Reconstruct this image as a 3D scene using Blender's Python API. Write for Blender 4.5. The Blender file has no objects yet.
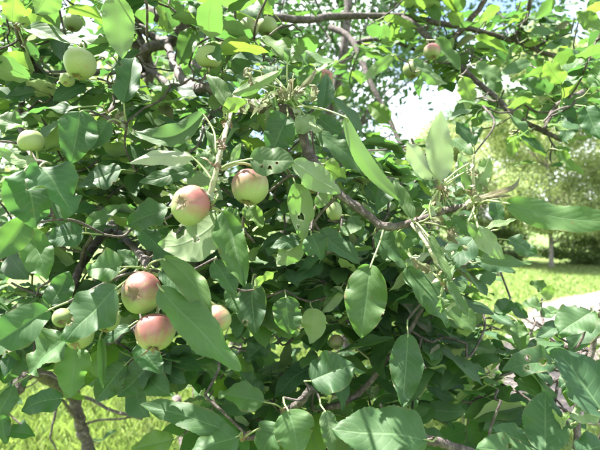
import bpy, bmesh, math, random
import numpy as np
from mathutils import Vector, Matrix, Quaternion

random.seed(11); rng = np.random.default_rng(11)
R = math.radians
scene = bpy.context.scene
COL = scene.collection

# ------------------------------------------------------------------ camera, sky, sun, exposure
CAM = Vector((0, 0, 1.5)); F = 500.0            # focal length in photo pixels (600 wide)
cd = bpy.data.cameras.new('camera'); cam = bpy.data.objects.new('camera', cd); COL.objects.link(cam)
cam.location = CAM; cam.rotation_euler = (R(90), 0, 0)
cd.sensor_width = 36; cd.lens = 30; cd.clip_start = 0.02; cd.clip_end = 2000
cd.dof.use_dof = True; cd.dof.focus_distance = 0.62; cd.dof.aperture_fstop = 9.0
scene.camera = cam

SUN = Vector((-0.40, 0.10, 0.90)).normalized()   # direction towards the sun
w = bpy.data.worlds.new('World'); scene.world = w; w.use_nodes = True
nt = w.node_tree; nt.nodes.clear()
out = nt.nodes.new('ShaderNodeOutputWorld'); bg = nt.nodes.new('ShaderNodeBackground')
sky = nt.nodes.new('ShaderNodeTexSky'); sky.sky_type = 'NISHITA'; sky.sun_disc = False
sky.sun_elevation = math.asin(SUN.z); sky.sun_rotation = math.atan2(SUN.x, SUN.y)
sky.dust_density = 1.5; sky.air_density = 1.0
tc = nt.nodes.new('ShaderNodeTexCoord')
cn = nt.nodes.new('ShaderNodeTexNoise'); cn.inputs['Scale'].default_value = 3.2; cn.inputs['Detail'].default_value = 6
cr = nt.nodes.new('ShaderNodeValToRGB'); cr.color_ramp.elements[0].position = 0.44; cr.color_ramp.elements[1].position = 0.62
cm = nt.nodes.new('ShaderNodeMixRGB'); cm.inputs['Color2'].default_value = (11, 11.4, 12, 1)
nt.links.new(tc.outputs['Generated'], cn.inputs['Vector']); nt.links.new(cn.outputs['Fac'], cr.inputs['Fac'])
nt.links.new(cr.outputs['Color'], cm.inputs['Fac']); nt.links.new(sky.outputs['Color'], cm.inputs['Color1'])
nt.links.new(cm.outputs['Color'], bg.inputs['Color']); bg.inputs['Strength'].default_value = 0.076
nt.links.new(bg.outputs['Background'], out.inputs['Surface'])
sd = bpy.data.lights.new('sun', 'SUN'); sd.energy = 5.0; sd.angle = R(0.5); sd.color = (1, 0.965, 0.90)
so = bpy.data.objects.new('sun', sd); COL.objects.link(so)
so.rotation_euler = (-SUN).to_track_quat('-Z', 'Y').to_euler(); so.location = (-4, -3, 9)
scene.view_settings.view_transform = 'Standard'; scene.view_settings.look = 'None'
scene.view_settings.exposure = 2.55; scene.view_settings.gamma = 1.0
scene.cycles.max_bounces = 8; scene.cycles.transmission_bounces = 6; scene.cycles.diffuse_bounces = 5
scene.cycles.sample_clamp_indirect = 6.0

# ------------------------------------------------------------------ helpers
def at(u, v, d):
    """photo pixel + distance in front of the camera -> point"""
    return Vector(((u - 300) / F * d, d, 1.5 + (225 - v) / F * d))
def px(p):
    return 300 + p[0] / p[1] * F, 225 - (p[2] - 1.5) / p[1] * F
def link(name, me, mat=None, parent=None):
    o = bpy.data.objects.new(name, me); COL.objects.link(o)
    if mat is not None and me is not None and not me.materials: me.materials.append(mat)
    if parent is not None: o.parent = parent; o.matrix_parent_inverse = Matrix.Translation(parent.location).inverted()
    return o
def tag(o, label, cat, group=None, kind=None):
    if label: o['label'] = label
    if cat: o['category'] = cat
    if group: o['group'] = group
    if kind: o['kind'] = kind
    return o
def empty(name, loc, label, cat, group=None):
    o = bpy.data.objects.new(name, None); COL.objects.link(o); o.location = loc; o.empty_display_size = .05
    return tag(o, label, cat, group)
def mesh_np(name, V, faces, uv=None, tint=None, smooth=True):
    """V (n,3); faces (m,k) int array; uv (n,2) per vertex; tint (n,4) per vertex"""
    V = np.asarray(V, dtype=np.float32); faces = np.asarray(faces, dtype=np.int32); m, k = faces.shape
    me = bpy.data.meshes.new(name)
    me.vertices.add(len(V)); me.vertices.foreach_set('co', V.ravel())
    me.loops.add(m * k); me.loops.foreach_set('vertex_index', faces.ravel())
    me.polygons.add(m); me.polygons.foreach_set('loop_start', np.arange(0, m * k, k, dtype=np.int32))
    me.polygons.foreach_set('loop_total', np.full(m, k, dtype=np.int32))
    if uv is not None:
        l = me.uv_layers.new(name='UVMap'); l.data.foreach_set('uv', np.asarray(uv, np.float32)[faces.ravel()].ravel())
    if tint is not None:
        a = me.attributes.new('tint', 'FLOAT_COLOR', 'POINT'); a.data.foreach_set('color', np.asarray(tint, np.float32).ravel())
    me.update(calc_edges=True); me.validate()
    if smooth: me.polygons.foreach_set('use_smooth', np.ones(len(me.polygons), dtype=bool))
    return me
def catmull(P, n=6):
    P = [Vector(p) for p in P]
    if len(P) < 3: return P
    Q = [P[0] * 2 - P[1]] + P + [P[-1] * 2 - P[-2]]; r = []
    for i in range(1, len(Q) - 2):
        for j in range(n):
            t = j / n; a, b, c, d = Q[i - 1], Q[i], Q[i + 1], Q[i + 2]
            r.append(.5 * ((2 * b) + (c - a) * t + (2 * a - 5 * b + 4 * c - d) * t * t + (3 * b - a - 3 * c + d) * t ** 3))
    r.append(P[-1]); return r
def tube_arrays(pts, rad, sides=7, jitter=0.0, cap=True):
    """points + radius list -> vertices, quad faces (parallel-transport frames)"""
    pts = [Vector(p) for p in pts]; n = len(pts)
    if not hasattr(rad, '__len__'): rad = [rad] * n
    T = [(pts[min(i + 1, n - 1)] - pts[max(i - 1, 0)]).normalized() for i in range(n)]
    a = Vector((0, 0, 1)) if abs(T[0].z) < .9 else Vector((1, 0, 0)); N = T[0].cross(a).normalized(); V = []; Fs = []
    for i in range(n):
        if i: N = (T[i - 1].rotation_difference(T[i]) @ N).normalized()
        B = T[i].cross(N)
        for s in range(sides):
            an = 2 * math.pi * s / sides; rr = rad[i] * (1 + jitter * random.uniform(-1, 1))
            V.append(pts[i] + (N * math.cos(an) + B * math.sin(an)) * rr)
    for i in range(n - 1):
        for s in range(sides):
            Fs.append((i * sides + s, i * sides + (s + 1) % sides, (i + 1) * sides + (s + 1) % sides, (i + 1) * sides + s))
    if cap:
        for i, t in ((0, 0), (n - 1, 1)):
            c = len(V); V.append(pts[i] + T[i] * rad[i] * (.6 if t else -.6))
            for s in range(sides):
                x, y = i * sides + s, i * sides + (s + 1) % sides
                Fs.append((x, y, c, c) if t else (y, x, c, c))
    return V, Fs
def mesh_mixed(name, V, Fs, smooth=True):
    me = bpy.data.meshes.new(name)
    Fs = [tuple(dict.fromkeys(f)) for f in Fs]
    me.from_pydata([tuple(v) for v in V], [], Fs); me.update()
    if smooth: me.polygons.foreach_set('use_smooth', np.ones(len(me.polygons), dtype=bool))
    return me
def lerp(a, b, t): return a + (b - a) * t

# ------------------------------------------------------------------ materials
def new_mat(name):
    m = bpy.data.materials.new(name); m.use_nodes = True; n = m.node_tree; n.nodes.clear()
    return m, n, n.nodes.new, n.links.new
def math_node(n, op, a=None, b=None, clamp=False):
    x = n.nodes.new('ShaderNodeMath'); x.operation = op; x.use_clamp = clamp
    for i, v in enumerate((a, b)):
        if v is None: continue
        if isinstance(v, (int, float)): x.inputs[i].default_value = v
        else: n.links.new(v, x.inputs[i])
    return x.outputs[0]
def mix(n, f, a, b, mode='MIX'):
    x = n.nodes.new('ShaderNodeMixRGB'); x.blend_type = mode
    for i, v in zip(('Fac', 'Color1', 'Color2'), (f, a, b)):
        if isinstance(v, (int, float)): x.inputs[i].default_value = v
        elif isinstance(v, tuple): x.inputs[i].default_value = v if len(v) == 4 else v + (1,)
        else: n.links.new(v, x.inputs[i])
    return x.outputs[0]
def noise(n, vec, scale, detail=3, rough=.55):
    x = n.nodes.new('ShaderNodeTexNoise'); x.inputs['Scale'].default_value = scale; x.inputs['Detail'].default_value = detail
    x.inputs['Roughness'].default_value = rough
    if vec is not None: n.links.new(vec, x.inputs['Vector'])
    return x.outputs['Fac']
def ramp(n, fac, stops):
    x = n.nodes.new('ShaderNodeValToRGB'); e = x.color_ramp.elements
    while len(e) < len(stops): e.new(.5)
    for i, (p, c) in enumerate(stops): e[i].position = p; e[i].color = c if len(c) == 4 else c + (1,)
    n.links.new(fac, x.inputs['Fac']); return x.outputs['Color']

def leaf_material():
    m, n, N, L = new_mat('apple_leaf')
    o = N('ShaderNodeOutputMaterial'); uv = N('ShaderNodeUVMap'); uv.uv_map = 'UVMap'
    sep = N('ShaderNodeSeparateXYZ'); L(uv.outputs[0], sep.inputs[0])
    u = sep.outputs[0]; v = math_node(n, 'ABSOLUTE', math_node(n, 'MULTIPLY_ADD', sep.outputs[1], 2.0)); 
    vv = math_node(n, 'ABSOLUTE', math_node(n, 'SUBTRACT', math_node(n, 'MULTIPLY', sep.outputs[1], 2.0), 1.0))
    at_ = N('ShaderNodeAttribute'); at_.attribute_name = 'tint'
    ts = N('ShaderNodeSeparateColor'); L(at_.outputs['Color'], ts.inputs[0])
    br, ye, dry = ts.outputs[0], ts.outputs[1], ts.outputs[2]
    oi = N('ShaderNodeObjectInfo'); tco = N('ShaderNodeTexCoord'); pos = N('ShaderNodeNewGeometry')
    # veins: midrib and side veins running forward
    mid = N('ShaderNodeMapRange'); mid.inputs['From Min'].default_value = .02; mid.inputs['From Max'].default_value = .06
    mid.inputs['To Min'].default_value = 1; mid.inputs['To Max'].default_value = 0; L(vv, mid.inputs['Value'])
    wob = math_node(n, 'MULTIPLY', math_node(n, 'SUBTRACT', noise(n, uv.outputs[0], 3.0, 1), .5), .06)
    ph = math_node(n, 'ADD', math_node(n, 'SUBTRACT', u, math_node(n, 'MULTIPLY', math_node(n, 'POWER', vv, 1.25), .26)), wob)
    st = math_node(n, 'ABSOLUTE', math_node(n, 'SINE', math_node(n, 'MULTIPLY', ph, math.pi * 8.5)))
    side = N('ShaderNodeMapRange'); side.inputs['From Min'].default_value = .0; side.inputs['From Max'].default_value = .27
    side.inputs['To Min'].default_value = .75; side.inputs['To Max'].default_value = 0; L(st, side.inputs['Value'])
    vein = math_node(n, 'MAXIMUM', mid.outputs[0], math_node(n, 'MULTIPLY', side.outputs[0], math_node(n, 'SUBTRACT', 1.1, vv)), True)
    fine = noise(n, pos.outputs['Position'], 420, 3); blot = noise(n, pos.outputs['Position'], 45, 3)
    # upper face
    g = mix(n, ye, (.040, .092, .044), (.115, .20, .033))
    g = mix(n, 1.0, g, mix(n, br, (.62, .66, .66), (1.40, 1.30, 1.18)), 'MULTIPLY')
    g = mix(n, 1.0, g, mix(n, blot, (.72, .74, .72), (1.28, 1.24, 1.2)), 'MULTIPLY')
    g = mix(n, 1.0, g, mix(n, fine, (.78, .80, .78), (1.22, 1.20, 1.24)), 'MULTIPLY')
    rnd = mix(n, oi.outputs['Random'], (.88, .93, .97), (1.14, 1.08, .96)); g = mix(n, 1.0, g, rnd, 'MULTIPLY')
    spot = N('ShaderNodeMapRange'); spot.inputs['From Min'].default_value = .70; spot.inputs['From Max'].default_value = .76
    L(noise(n, pos.outputs['Position'], 120, 2), spot.inputs['Value'])
    g = mix(n, math_node(n, 'MULTIPLY', spot.outputs[0], .7), g, (.12, .085, .03))
    eg = N('ShaderNodeMapRange'); eg.inputs['From Min'].default_value = .93; eg.inputs['From Max'].default_value = 1.12
    L(math_node(n, 'ADD', vv, math_node(n, 'MULTIPLY', math_node(n, 'SUBTRACT', blot, .5), .55)), eg.inputs['Value'])
    g = mix(n, math_node(n, 'MULTIPLY', eg.outputs[0], .8), g, (.17, .115, .05))
    g = mix(n, math_node(n, 'MULTIPLY', vein, .75), g, (.12, .205, .09))
    g = mix(n, dry, g, mix(n, blot, (.10, .06, .03), (.25, .20, .12)))
    # underside: paler, woolly
    un = mix(n, ye, (.235, .30, .185), (.26, .34, .11)); un = mix(n, math_node(n, 'MULTIPLY', vein, .5), un, (.36, .42, .28))
    un = mix(n, 1.0, un, mix(n, blot, (.8, .82, .8), (1.15, 1.15, 1.12)), 'MULTIPLY')
    un = mix(n, dry, un, mix(n, blot, (.42, .40, .30), (.62, .62, .52)))  # withered leaves, and the sunlit white of the palest tone
    colr = mix(n, pos.outputs['Backfacing'], g, un)
    bump = N('ShaderNodeBump'); bump.inputs['Strength'].default_value = .3; bump.inputs['Distance'].default_value = .0011
    h = math_node(n, 'SUBTRACT', math_node(n, 'ADD', math_node(n, 'MULTIPLY', fine, .4), math_node(n, 'MULTIPLY', st, .4)), math_node(n, 'MULTIPLY', mid.outputs[0], .8)); L(h, bump.inputs['Height'])
    p = N('ShaderNodeBsdfPrincipled'); L(colr, p.inputs['Base Color']); L(bump.outputs[0], p.inputs['Normal'])
    ro = N('ShaderNodeMapRange'); ro.inputs['To Min'].default_value = .42; ro.inputs['To Max'].default_value = .74; L(blot, ro.inputs['Value'])
    L(mix(n, pos.outputs['Backfacing'], ro.outputs[0], (.8, .8, .8)), p.inputs['Roughness']); p.inputs['Specular IOR Level'].default_value = .42
    t = N('ShaderNodeBsdfTranslucent'); tcx = mix(n, ye, (.07, .20, .04), (.25, .42, .04)); tcx = mix(n, vein, tcx, (.09, .17, .03))
    tcx = mix(n, dry, tcx, (.27, .29, .19)); L(tcx, t.inputs['Color'])
    ms = N('ShaderNodeMixShader'); ms.inputs[0].default_value = .38; L(p.outputs[0], ms.inputs[1]); L(t.outputs[0], ms.inputs[2])
    L(ms.outputs[0], o.inputs[0]); return m
def bark_material(name, c0, c1, c2, scale=60):
    m, n, N, L = new_mat(name); o = N('ShaderNodeOutputMaterial'); p = N('ShaderNodeBsdfPrincipled')
    ge = N('ShaderNodeNewGeometry'); po = ge.outputs['Position']
    a = noise(n, po, scale, 5, .65); b = noise(n, po, scale * 4, 3); c = noise(n, po, scale * .35, 2)
    col = ramp(n, a, [(.3, c0), (.52, c1), (.72, c2)]); col = mix(n, 1.0, col, mix(n, c, (.65, .68, .66), (1.3, 1.25, 1.25)), 'MULTIPLY')
    L(col, p.inputs['Base Color']); p.inputs['Roughness'].default_value = .8
    bu = N('ShaderNodeBump'); bu.inputs['Strength'].default_value = .8; bu.inputs['Distance'].default_value = .003
    L(math_node(n, 'ADD', a, math_node(n, 'MULTIPLY', b, .5)), bu.inputs['Height']); L(bu.outputs[0], p.inputs['Normal'])
    L(p.outputs[0], o.inputs[0]); return m
def stalk_material(name, c0, c1):
    m, n, N, L = new_mat(name); o = N('ShaderNodeOutputMaterial'); p = N('ShaderNodeBsdfPrincipled'); ge = N('ShaderNodeNewGeometry')
    L(mix(n, noise(n, ge.outputs['Position'], 90, 3), c0, c1), p.inputs['Base Color']); p.inputs['Roughness'].default_value = .6
    L(p.outputs[0], o.inputs[0]); return m
def apple_material():
    m, n, N, L = new_mat('apple_skin'); o = N('ShaderNodeOutputMaterial'); p = N('ShaderNodeBsdfPrincipled')
    at_ = N('ShaderNodeAttribute'); at_.attribute_name = 'tint'; ts = N('ShaderNodeSeparateColor'); L(at_.outputs['Color'], ts.inputs[0])
    ge = N('ShaderNodeNewGeometry'); po = ge.outputs['Position']; a = noise(n, po, 110, 4); st = noise(n, po, 55, 3)
    gr = mix(n, ts.outputs[1], (.12, .175, .05), (.25, .31, .115)); gr = mix(n, math_node(n, 'MULTIPLY', st, .5), gr, (.31, .34, .16))
    rd = mix(n, a, (.24, .034, .052), (.33, .115, .12))
    bf = N('ShaderNodeMapRange'); bf.inputs['From Min'].default_value = .30; bf.inputs['From Max'].default_value = .82
    L(math_node(n, 'ADD', ts.outputs[0], math_node(n, 'MULTIPLY', math_node(n, 'SUBTRACT', a, .5), .55)), bf.inputs['Value'])
    c = mix(n, math_node(n, 'MULTIPLY', bf.outputs[0], .88), gr, rd)
    vo = N('ShaderNodeTexVoronoi'); vo.inputs['Scale'].default_value = 320; L(po, vo.inputs['Vector'])
    dt = N('ShaderNodeMapRange'); dt.inputs['From Min'].default_value = .10; dt.inputs['From Max'].default_value = .2
    dt.inputs['To Min'].default_value = .28; dt.inputs['To Max'].default_value = 0; L(vo.outputs['Distance'], dt.inputs['Value'])
    c = mix(n, dt.outputs[0], c, (.52, .50, .30))
    rs = N('ShaderNodeMapRange'); rs.inputs['From Min'].default_value = .62; rs.inputs['From Max'].default_value = .70; rs.inputs['To Max'].default_value = .55; L(noise(n, po, 75, 5, .7), rs.inputs['Value'])
    c = mix(n, rs.outputs[0], c, (.27, .19, .10))
    c = mix(n, ts.outputs[2], c, (.12, .075, .04))          # russet scars and the calyx basin
    L(c, p.inputs['Base Color']); p.inputs['Roughness'].default_value = .5; p.inputs['Subsurface Weight'].default_value = .12
    p.inputs['Subsurface Radius'].default_value = (.006, .005, .002); p.inputs['Subsurface Scale'].default_value = .5
    bu = N('ShaderNodeBump'); bu.inputs['Strength'].default_value = .12; bu.inputs['Distance'].default_value = .001; L(a, bu.inputs['Height']); L(bu.outputs[0], p.inputs['Normal'])
    L(p.outputs[0], o.inputs[0]); return m
def crown_material(name, c0, c1, tr, tf=.35):
    m, n, N, L = new_mat(name); o = N('ShaderNodeOutputMaterial'); p = N('ShaderNodeBsdfPrincipled')
    at_ = N('ShaderNodeAttribute'); at_.attribute_name = 'tint'; ts = N('ShaderNodeSeparateColor'); L(at_.outputs['Color'], ts.inputs[0])
    L(mix(n, ts.outputs[0], c0, c1), p.inputs['Base Color']); p.inputs['Roughness'].default_value = .5
    t = N('ShaderNodeBsdfTranslucent'); t.inputs['Color'].default_value = tr + (1,)
    ms = N('ShaderNodeMixShader'); ms.inputs[0].default_value = tf; L(p.outputs[0], ms.inputs[1]); L(t.outputs[0], ms.inputs[2]); L(ms.outputs[0], o.inputs[0]); return m
def ground_material(name, stops, scale, bump=.02):
    m, n, N, L = new_mat(name); o = N('ShaderNodeOutputMaterial'); p = N('ShaderNodeBsdfPrincipled'); ge = N('ShaderNodeNewGeometry'); po = ge.outputs['Position']
    a = noise(n, po, scale, 6, .65); b = noise(n, po, scale * .12, 3)
    c = ramp(n, a, stops); c = mix(n, 1.0, c, mix(n, b, (.72, .74, .7), (1.25, 1.22, 1.2)), 'MULTIPLY'); L(c, p.inputs['Base Color']); p.inputs['Roughness'].default_value = .95
    bu = N('ShaderNodeBump'); bu.inputs['Strength'].default_value = .6; bu.inputs['Distance'].default_value = bump; L(a, bu.inputs['Height']); L(bu.outputs[0], p.inputs['Normal'])
    L(p.outputs[0], o.inputs[0]); return m

M_LEAF = leaf_material()
M_BARK = bark_material('apple_bark', (.03, .023, .021), (.085, .066, .06), (.20, .175, .165), 90)
M_SPUR = bark_material('young_bark', (.20, .19, .12), (.33, .33, .21), (.46, .44, .33), 120)
M_STALK = stalk_material('leaf_stalk', (.17, .23, .08), (.29, .33, .15))
M_FSTEM = stalk_material('fruit_stem', (.20, .22, .09), (.33, .32, .16))
M_CALYX = stalk_material('dry_calyx', (.075, .045, .028), (.24, .17, .10))
M_APPLE = apple_material()
M_TBARK = bark_material('grey_tree_bark', (.10, .085, .07), (.22, .20, .17), (.36, .33, .29), 9)

M_DBARK = bark_material('dark_tree_bark', (.025, .02, .017), (.05, .042, .036), (.09, .08, .07), 25)

# ------------------------------------------------------------------ ground, path, grass
def sheet(name, pts, z, mat, kind='structure'):
    me = bpy.data.meshes.new(name); me.from_pydata([(x, y, z) for x, y in pts], [], [tuple(range(len(pts)))]); me.update()
    o = link(name, me, mat); o['kind'] = kind; return o
M_LAWN = ground_material('lawn_soil', [(.25, (.05, .085, .018)), (.5, (.10, .16, .03)), (.75, (.17, .21, .06))], 14)
M_DIRT = ground_material('dirt', [(.25, (.10, .08, .07)), (.5, (.17, .14, .122)), (.75, (.26, .22, .195))], 7, .03)
lawn = sheet('lawn', [(-400, -60), (400, -60), (400, 700), (-400, 700)], 0.0, M_LAWN)
cen = [(1.9, 3.9, .5), (2.1, 4.3, .5), (2.4, 4.9, .6), (3.5, 6.7, .9), (5.8, 9.2, 1.7), (9.5, 11.2, 1.9), (16, 12.6, 2.0), (34, 14.0, 2.2)]
cp = catmull([Vector((a, b, c)) for a, b, c in cen], 8); Lp = []; Rp = []
for i, p in enumerate(cp):
    t = (cp[min(i + 1, len(cp) - 1)] - cp[max(i - 1, 0)]); nrm = Vector((-t.y, t.x, 0)).normalized(); hw = p.z * .5 + random.uniform(-.06, .06) + .25
    Lp.append((p.x + nrm.x * hw, p.y + nrm.y * hw)); Rp.append((p.x - nrm.x * hw, p.y - nrm.y * hw))
V = [(x, y, .006) for x, y in Lp] + [(x, y, .006) for x, y in Rp]; k = len(Lp)
me = bpy.data.meshes.new('path'); me.from_pydata(V, [], [(i + k, i + 1 + k, i + 1, i) for i in range(k - 1)]); me.update()
path = link('path', me, M_DIRT); path['kind'] = 'structure'
PL = np.array(cen)
def on_path(x, y):
    best = 9
    for i in range(len(cp) - 1):
        a, b = cp[i], cp[i + 1]
        if min(a.y, b.y) - 3 > y or max(a.y, b.y) + 3 < y: continue
        d = Vector((b.x - a.x, b.y - a.y)); t = max(0, min(1, ((x - a.x) * d.x + (y - a.y) * d.y) / max(d.length_squared, 1e-6)))
        best = min(best, math.hypot(x - a.x - d.x * t, y - a.y - d.y * t) - (a.z * .5 + .22))
    return best
def grass(name, label, n, sampler, hmin, hmax, wid, mat):
    V = []; T = []
    Fs = []
    c = 0
    while c < n:
        x, y = sampler(); e = on_path(x, y)
        if e < random.uniform(-.12, .05): continue
        h = random.uniform(hmin, hmax); a = random.uniform(0, 6.283); ln = random.uniform(.1, .9) * h; b = random.uniform(0, 6.283)
        dx, dy = math.cos(a) * wid, math.sin(a) * wid; i = len(V); tt = random.random()
        V += [(x - dx, y - dy, -.005), (x + dx, y + dy, -.005), (x + dx * .7 + math.cos(b) * ln * .35, y + dy * .7 + math.sin(b) * ln * .35, h * .6),
              (x + math.cos(b) * ln, y + math.sin(b) * ln, h)]
        Fs += [(i, i + 1, i + 2, i + 3)]; T += [(tt, 0, 0, 1)] * 4; c += 1
    o = link(name, mesh_np(name, V, Fs, tint=T, smooth=False), mat); tag(o, label, 'grass', kind='stuff'); return o
M_GRASS = crown_material('grass_blade', (.085, .16, .03), (.27, .29, .11), (.25, .36, .07), .40)
def s_near():
    y = 2.6 + random.random() ** 1.3 * 5.5; return random.uniform(-.75, .72) * y, y
def s_far():
    y = random.uniform(7.5, 19); return random.uniform(.1, .85) * y, y
grass('near_grass', 'sunlit tufts of long grass below the apple tree at lower left', 42000, s_near, .04, .15, .006, M_GRASS)
grass('far_grass', 'bright mown lawn grass beyond the dirt path at right', 26000, s_far, .03, .08, .014, M_GRASS)

# ------------------------------------------------------------------ background trees and shrubs
M_CR = [crown_material('crown_pale', (.17, .225, .08), (.34, .40, .18), (.38, .46, .15), .42),
        crown_material('crown_deep', (.028, .065, .026), (.065, .12, .045), (.06, .16, .03), .3),
        crown_material('crown_mid', (.05, .095, .022), (.125, .18, .05), (.16, .26, .04), .36)]
def leaf_cloud(n, clumps, size, seed):
    g = np.random.default_rng(seed); C = np.array([c[:3] for c in clumps]); S = np.array([c[3] for c in clumps])
    idx = g.integers(0, len(C), n); d = g.normal(size=(n, 3)); d /= np.linalg.norm(d, axis=1)[:, None]
    P = C[idx] + d * (g.random(n) ** .45 * S[idx])[:, None] * np.array([1, 1, .75])
    a = g.normal(size=(n, 3)); a[:, 2] -= .5; a /= np.linalg.norm(a, axis=1)[:, None]
    b = np.cross(a, d + g.normal(size=(n, 3)) * .6 + np.array([0, 0, .5])); b /= np.linalg.norm(b, axis=1)[:, None] + 1e-9
    s = size * (.6 + .8 * g.random(n))[:, None]
    V = np.stack([P - a * s * .5, P + b * s * .32 - a * s * .05, P + a * s * .55, P - b * s * .32 - a * s * .05], 1).reshape(-1, 3)
    cl = g.random(len(C))[idx]; t = np.clip(.5 * cl + .5 * g.random(n), 0, 1); T = np.zeros((n, 4, 4)); T[:, :, 0] = t[:, None]; T[:, :, 3] = 1
    return V, np.arange(n * 4).reshape(-1, 4), T.reshape(-1, 4)
def bg_tree(name, label, x, y, h, rx, z0, nl, size, mi, seed, tr=.1, lean=0, nclump=60, group='trees across the lawn', cat='tree', bark=None, gap=None):
    random.seed(seed); root = empty(name, (x, y, 0), label, cat, group)
    V = []; Fs = []; cl = []
    def add(p, r, s=7):
        a, f = tube_arrays(p, r, s, .06); o = len(V); V.extend(a); Fs.extend([tuple(q + o for q in k) for k in f])
    top = Vector((x + lean, y, h * .9)); tp = catmull([(x, y, -.05), (x + lean * .2 + tr * .3, y, h * .25), (x + lean * .5 - tr * .4, y + tr * .3, h * .55), top], 5)
    add(tp, [tr * (1.25 if i == 0 else 1) * (1 - .85 * i / (len(tp) - 1)) for i in range(len(tp))], 9)
    for i in range(nclump):
        zz = random.uniform(0, 1); z = z0 + (h - z0) * zz; pr = math.sin(math.pi * min(1, (.12 + zz * .86))) ** .6
        a = random.uniform(0, 6.283); r = rx * pr * math.sqrt(random.uniform(.08, 1)); c = Vector((x + lean * zz + math.cos(a) * r, y + math.sin(a) * r, z))
        cs = random.uniform(.16, .34) * rx
        if gap and gap[0] < px(c)[0] < gap[1] and gap[2] < px(c)[1] < gap[3]: continue
        cl.append((c.x, c.y, c.z, cs))
        if i % (4 if bark else 2) == 0:
            j = int(len(tp) * min(.85, max(.15, (z - .25 * r) / h))); s = tp[j]; m_ = s.lerp(c, .5) + Vector((0, 0, .12 * r))
            add(catmull([s, m_, c], 4), [tr * .26 * (1 - .8 * q / 8) for q in range(9)], 5)
    link('trunk', mesh_mixed('trunk', V, Fs), bark or M_TBARK, root)
    v, f, t = leaf_cloud(nl, cl, size, seed); c = link('crown', mesh_np('crown', v, f, tint=t, smooth=False), M_CR[mi], root); c['kind'] = 'stuff'
    return root
random.seed(1)
bg_tree('leafy_tree', 'tall dark leafy tree behind the apple tree, blue sky through its crown', 0.45, 4.9, 6.4, 2.15, 2.3, 46000, .048, 1, 5, .06, 0, 190, bark=M_DBARK, gap=(378, 490, 66, 170))
bg_tree('leafy_tree', 'pale leafy tree glimpsed behind the apples at upper left', -4.6, 13, 6.0, 2.6, 2.0, 22000, .1, 0, 6, .14, 0, 90)
bg_tree('leafy_tree', 'pale green tree with a bare grey trunk at the lawn edge', 8.85, 17.6, 8.2, 2.9, 1.45, 95000, .085, 0, 7, .085, -.4, 95)
bg_tree('leafy_tree', 'smaller pale tree left of the bare grey trunk', 5.6, 20.5, 5.4, 2.1, .7, 60000, .09, 0, 8, .09, .2, 60)
bg_tree('leafy_tree', 'broad pale tree at the right edge beyond the lawn', 13.2, 19.5, 9.5, 3.8, .8, 90000, .095, 0, 9, .16, 0, 95)
bg_tree('leafy_tree', 'mid green tree far behind the pale ones at right', 10.5, 27, 8.5, 4.0, .8, 50000, .13, 2, 10, .2, 0, 80)
bg_tree('leafy_tree', 'mid green tree far behind the twig tip in the middle', 2.5, 27, 5.2, 3.6, .6, 16000, .18, 2, 11, .15, 0, 60)
bg_tree('leafy_tree', 'broad green tree far behind the apple clusters', -6.5, 24, 8, 4.6, .6, 18000, .2, 2, 12, .2, 0, 70)
bg_tree('leafy_tree', 'green tree far off at the left edge', -16, 25, 8, 4.6, .6, 12000, .22, 2, 13, .2, 0, 60)
bg_tree('leafy_tree', 'green tree far off beyond the right edge of the lawn', 20, 25, 9, 4.6, .6, 14000, .22, 2, 14, .2, 0, 60)
for i, (x, y, h, r, lb) in enumerate([(6.4, 19.2, 1.15, 1.2, 'low dark shrub left of the bare grey trunk'), (8.6, 20.6, 1.25, 1.5, 'low dark shrub right behind the bare grey trunk'),
        (10.9, 19.4, 1.0, 1.3, 'low dark shrub at the lawn edge right of the grey trunk'), (3.6, 21.0, 1.9, 1.5, 'low dark shrub behind the twig tip leaves'),
        (0.2, 22.0, 2.2, 2.0, 'low dark shrub behind the middle of the apple tree'), (13.6, 17.6, 1.1, 1.4, 'low dark shrub by the right edge of the lawn')]):
    bg_tree('garden_shrub', lb, x, y, h, r, .1, 9000, .085, 2, 30 + i, .03, 0, 40, 'shrubs at the lawn edge', 'shrub')

# ------------------------------------------------------------------ the apple tree
random.seed(21)
BASE = at(92, 450, 1.75); tree = empty('apple_tree', (BASE.x + .06, BASE.y + .02, 0), 'apple tree with leafy fruiting branches filling the foreground', 'tree')
SCAF = []                                              # points along the wood, for hanging twigs on
def wood(name, spec, r0, r1, mat=M_BARK, sides=9, label=None, knots=True, smooth=6, jit=.07):
    """spec: (u, v, depth) pixels with depth, or Vectors"""
    P = catmull([p if isinstance(p, Vector) else at(*p) for p in spec], smooth); n = len(P)
    rad = [lerp(r0, r1, i / (n - 1)) * (1 + (random.uniform(.05, .28) if knots and random.random() < .16 else 0)) for i in range(n)]
    P = [p + Vector((random.gauss(0, 1), random.gauss(0, 1), random.gauss(0, 1))) * r * .10 for p, r in zip(P, rad)]
    V, Fs = tube_arrays(P, rad, sides, jit); o = link(name, mesh_mixed(name, V, Fs), mat, tree)
    if label: o['label'] = label
    
    if name != 'spur': SCAF.extend((p, max(r, .001)) for p, r in zip(P, rad) if p.y > .68 or p.z < 1.75)
    return o
G0 = Vector((tree.location.x, tree.location.y, -.06))
wood('trunk', [G0, Vector((G0.x + .03, G0.y, .35)), (88, 450, 1.72), (81, 424, 1.70), (74, 396, 1.68), (80, 350, 1.66), (92, 300, 1.6), (108, 250, 1.55), (128, 190, 1.5), (142, 120, 1.45), (150, 70, 1.4)], .020, .013)
wood('limb', [Vector((G0.x + .02, G0.y, .3)), (150, 520, 1.95), (205, 430, 2.1), (250, 300, 2.1), (300, 200, 2.0), (330, 110, 1.9), (345, 40, 1.85), (350, -60, 1.9), (360, -160, 2.0)], .022, .013)
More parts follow.
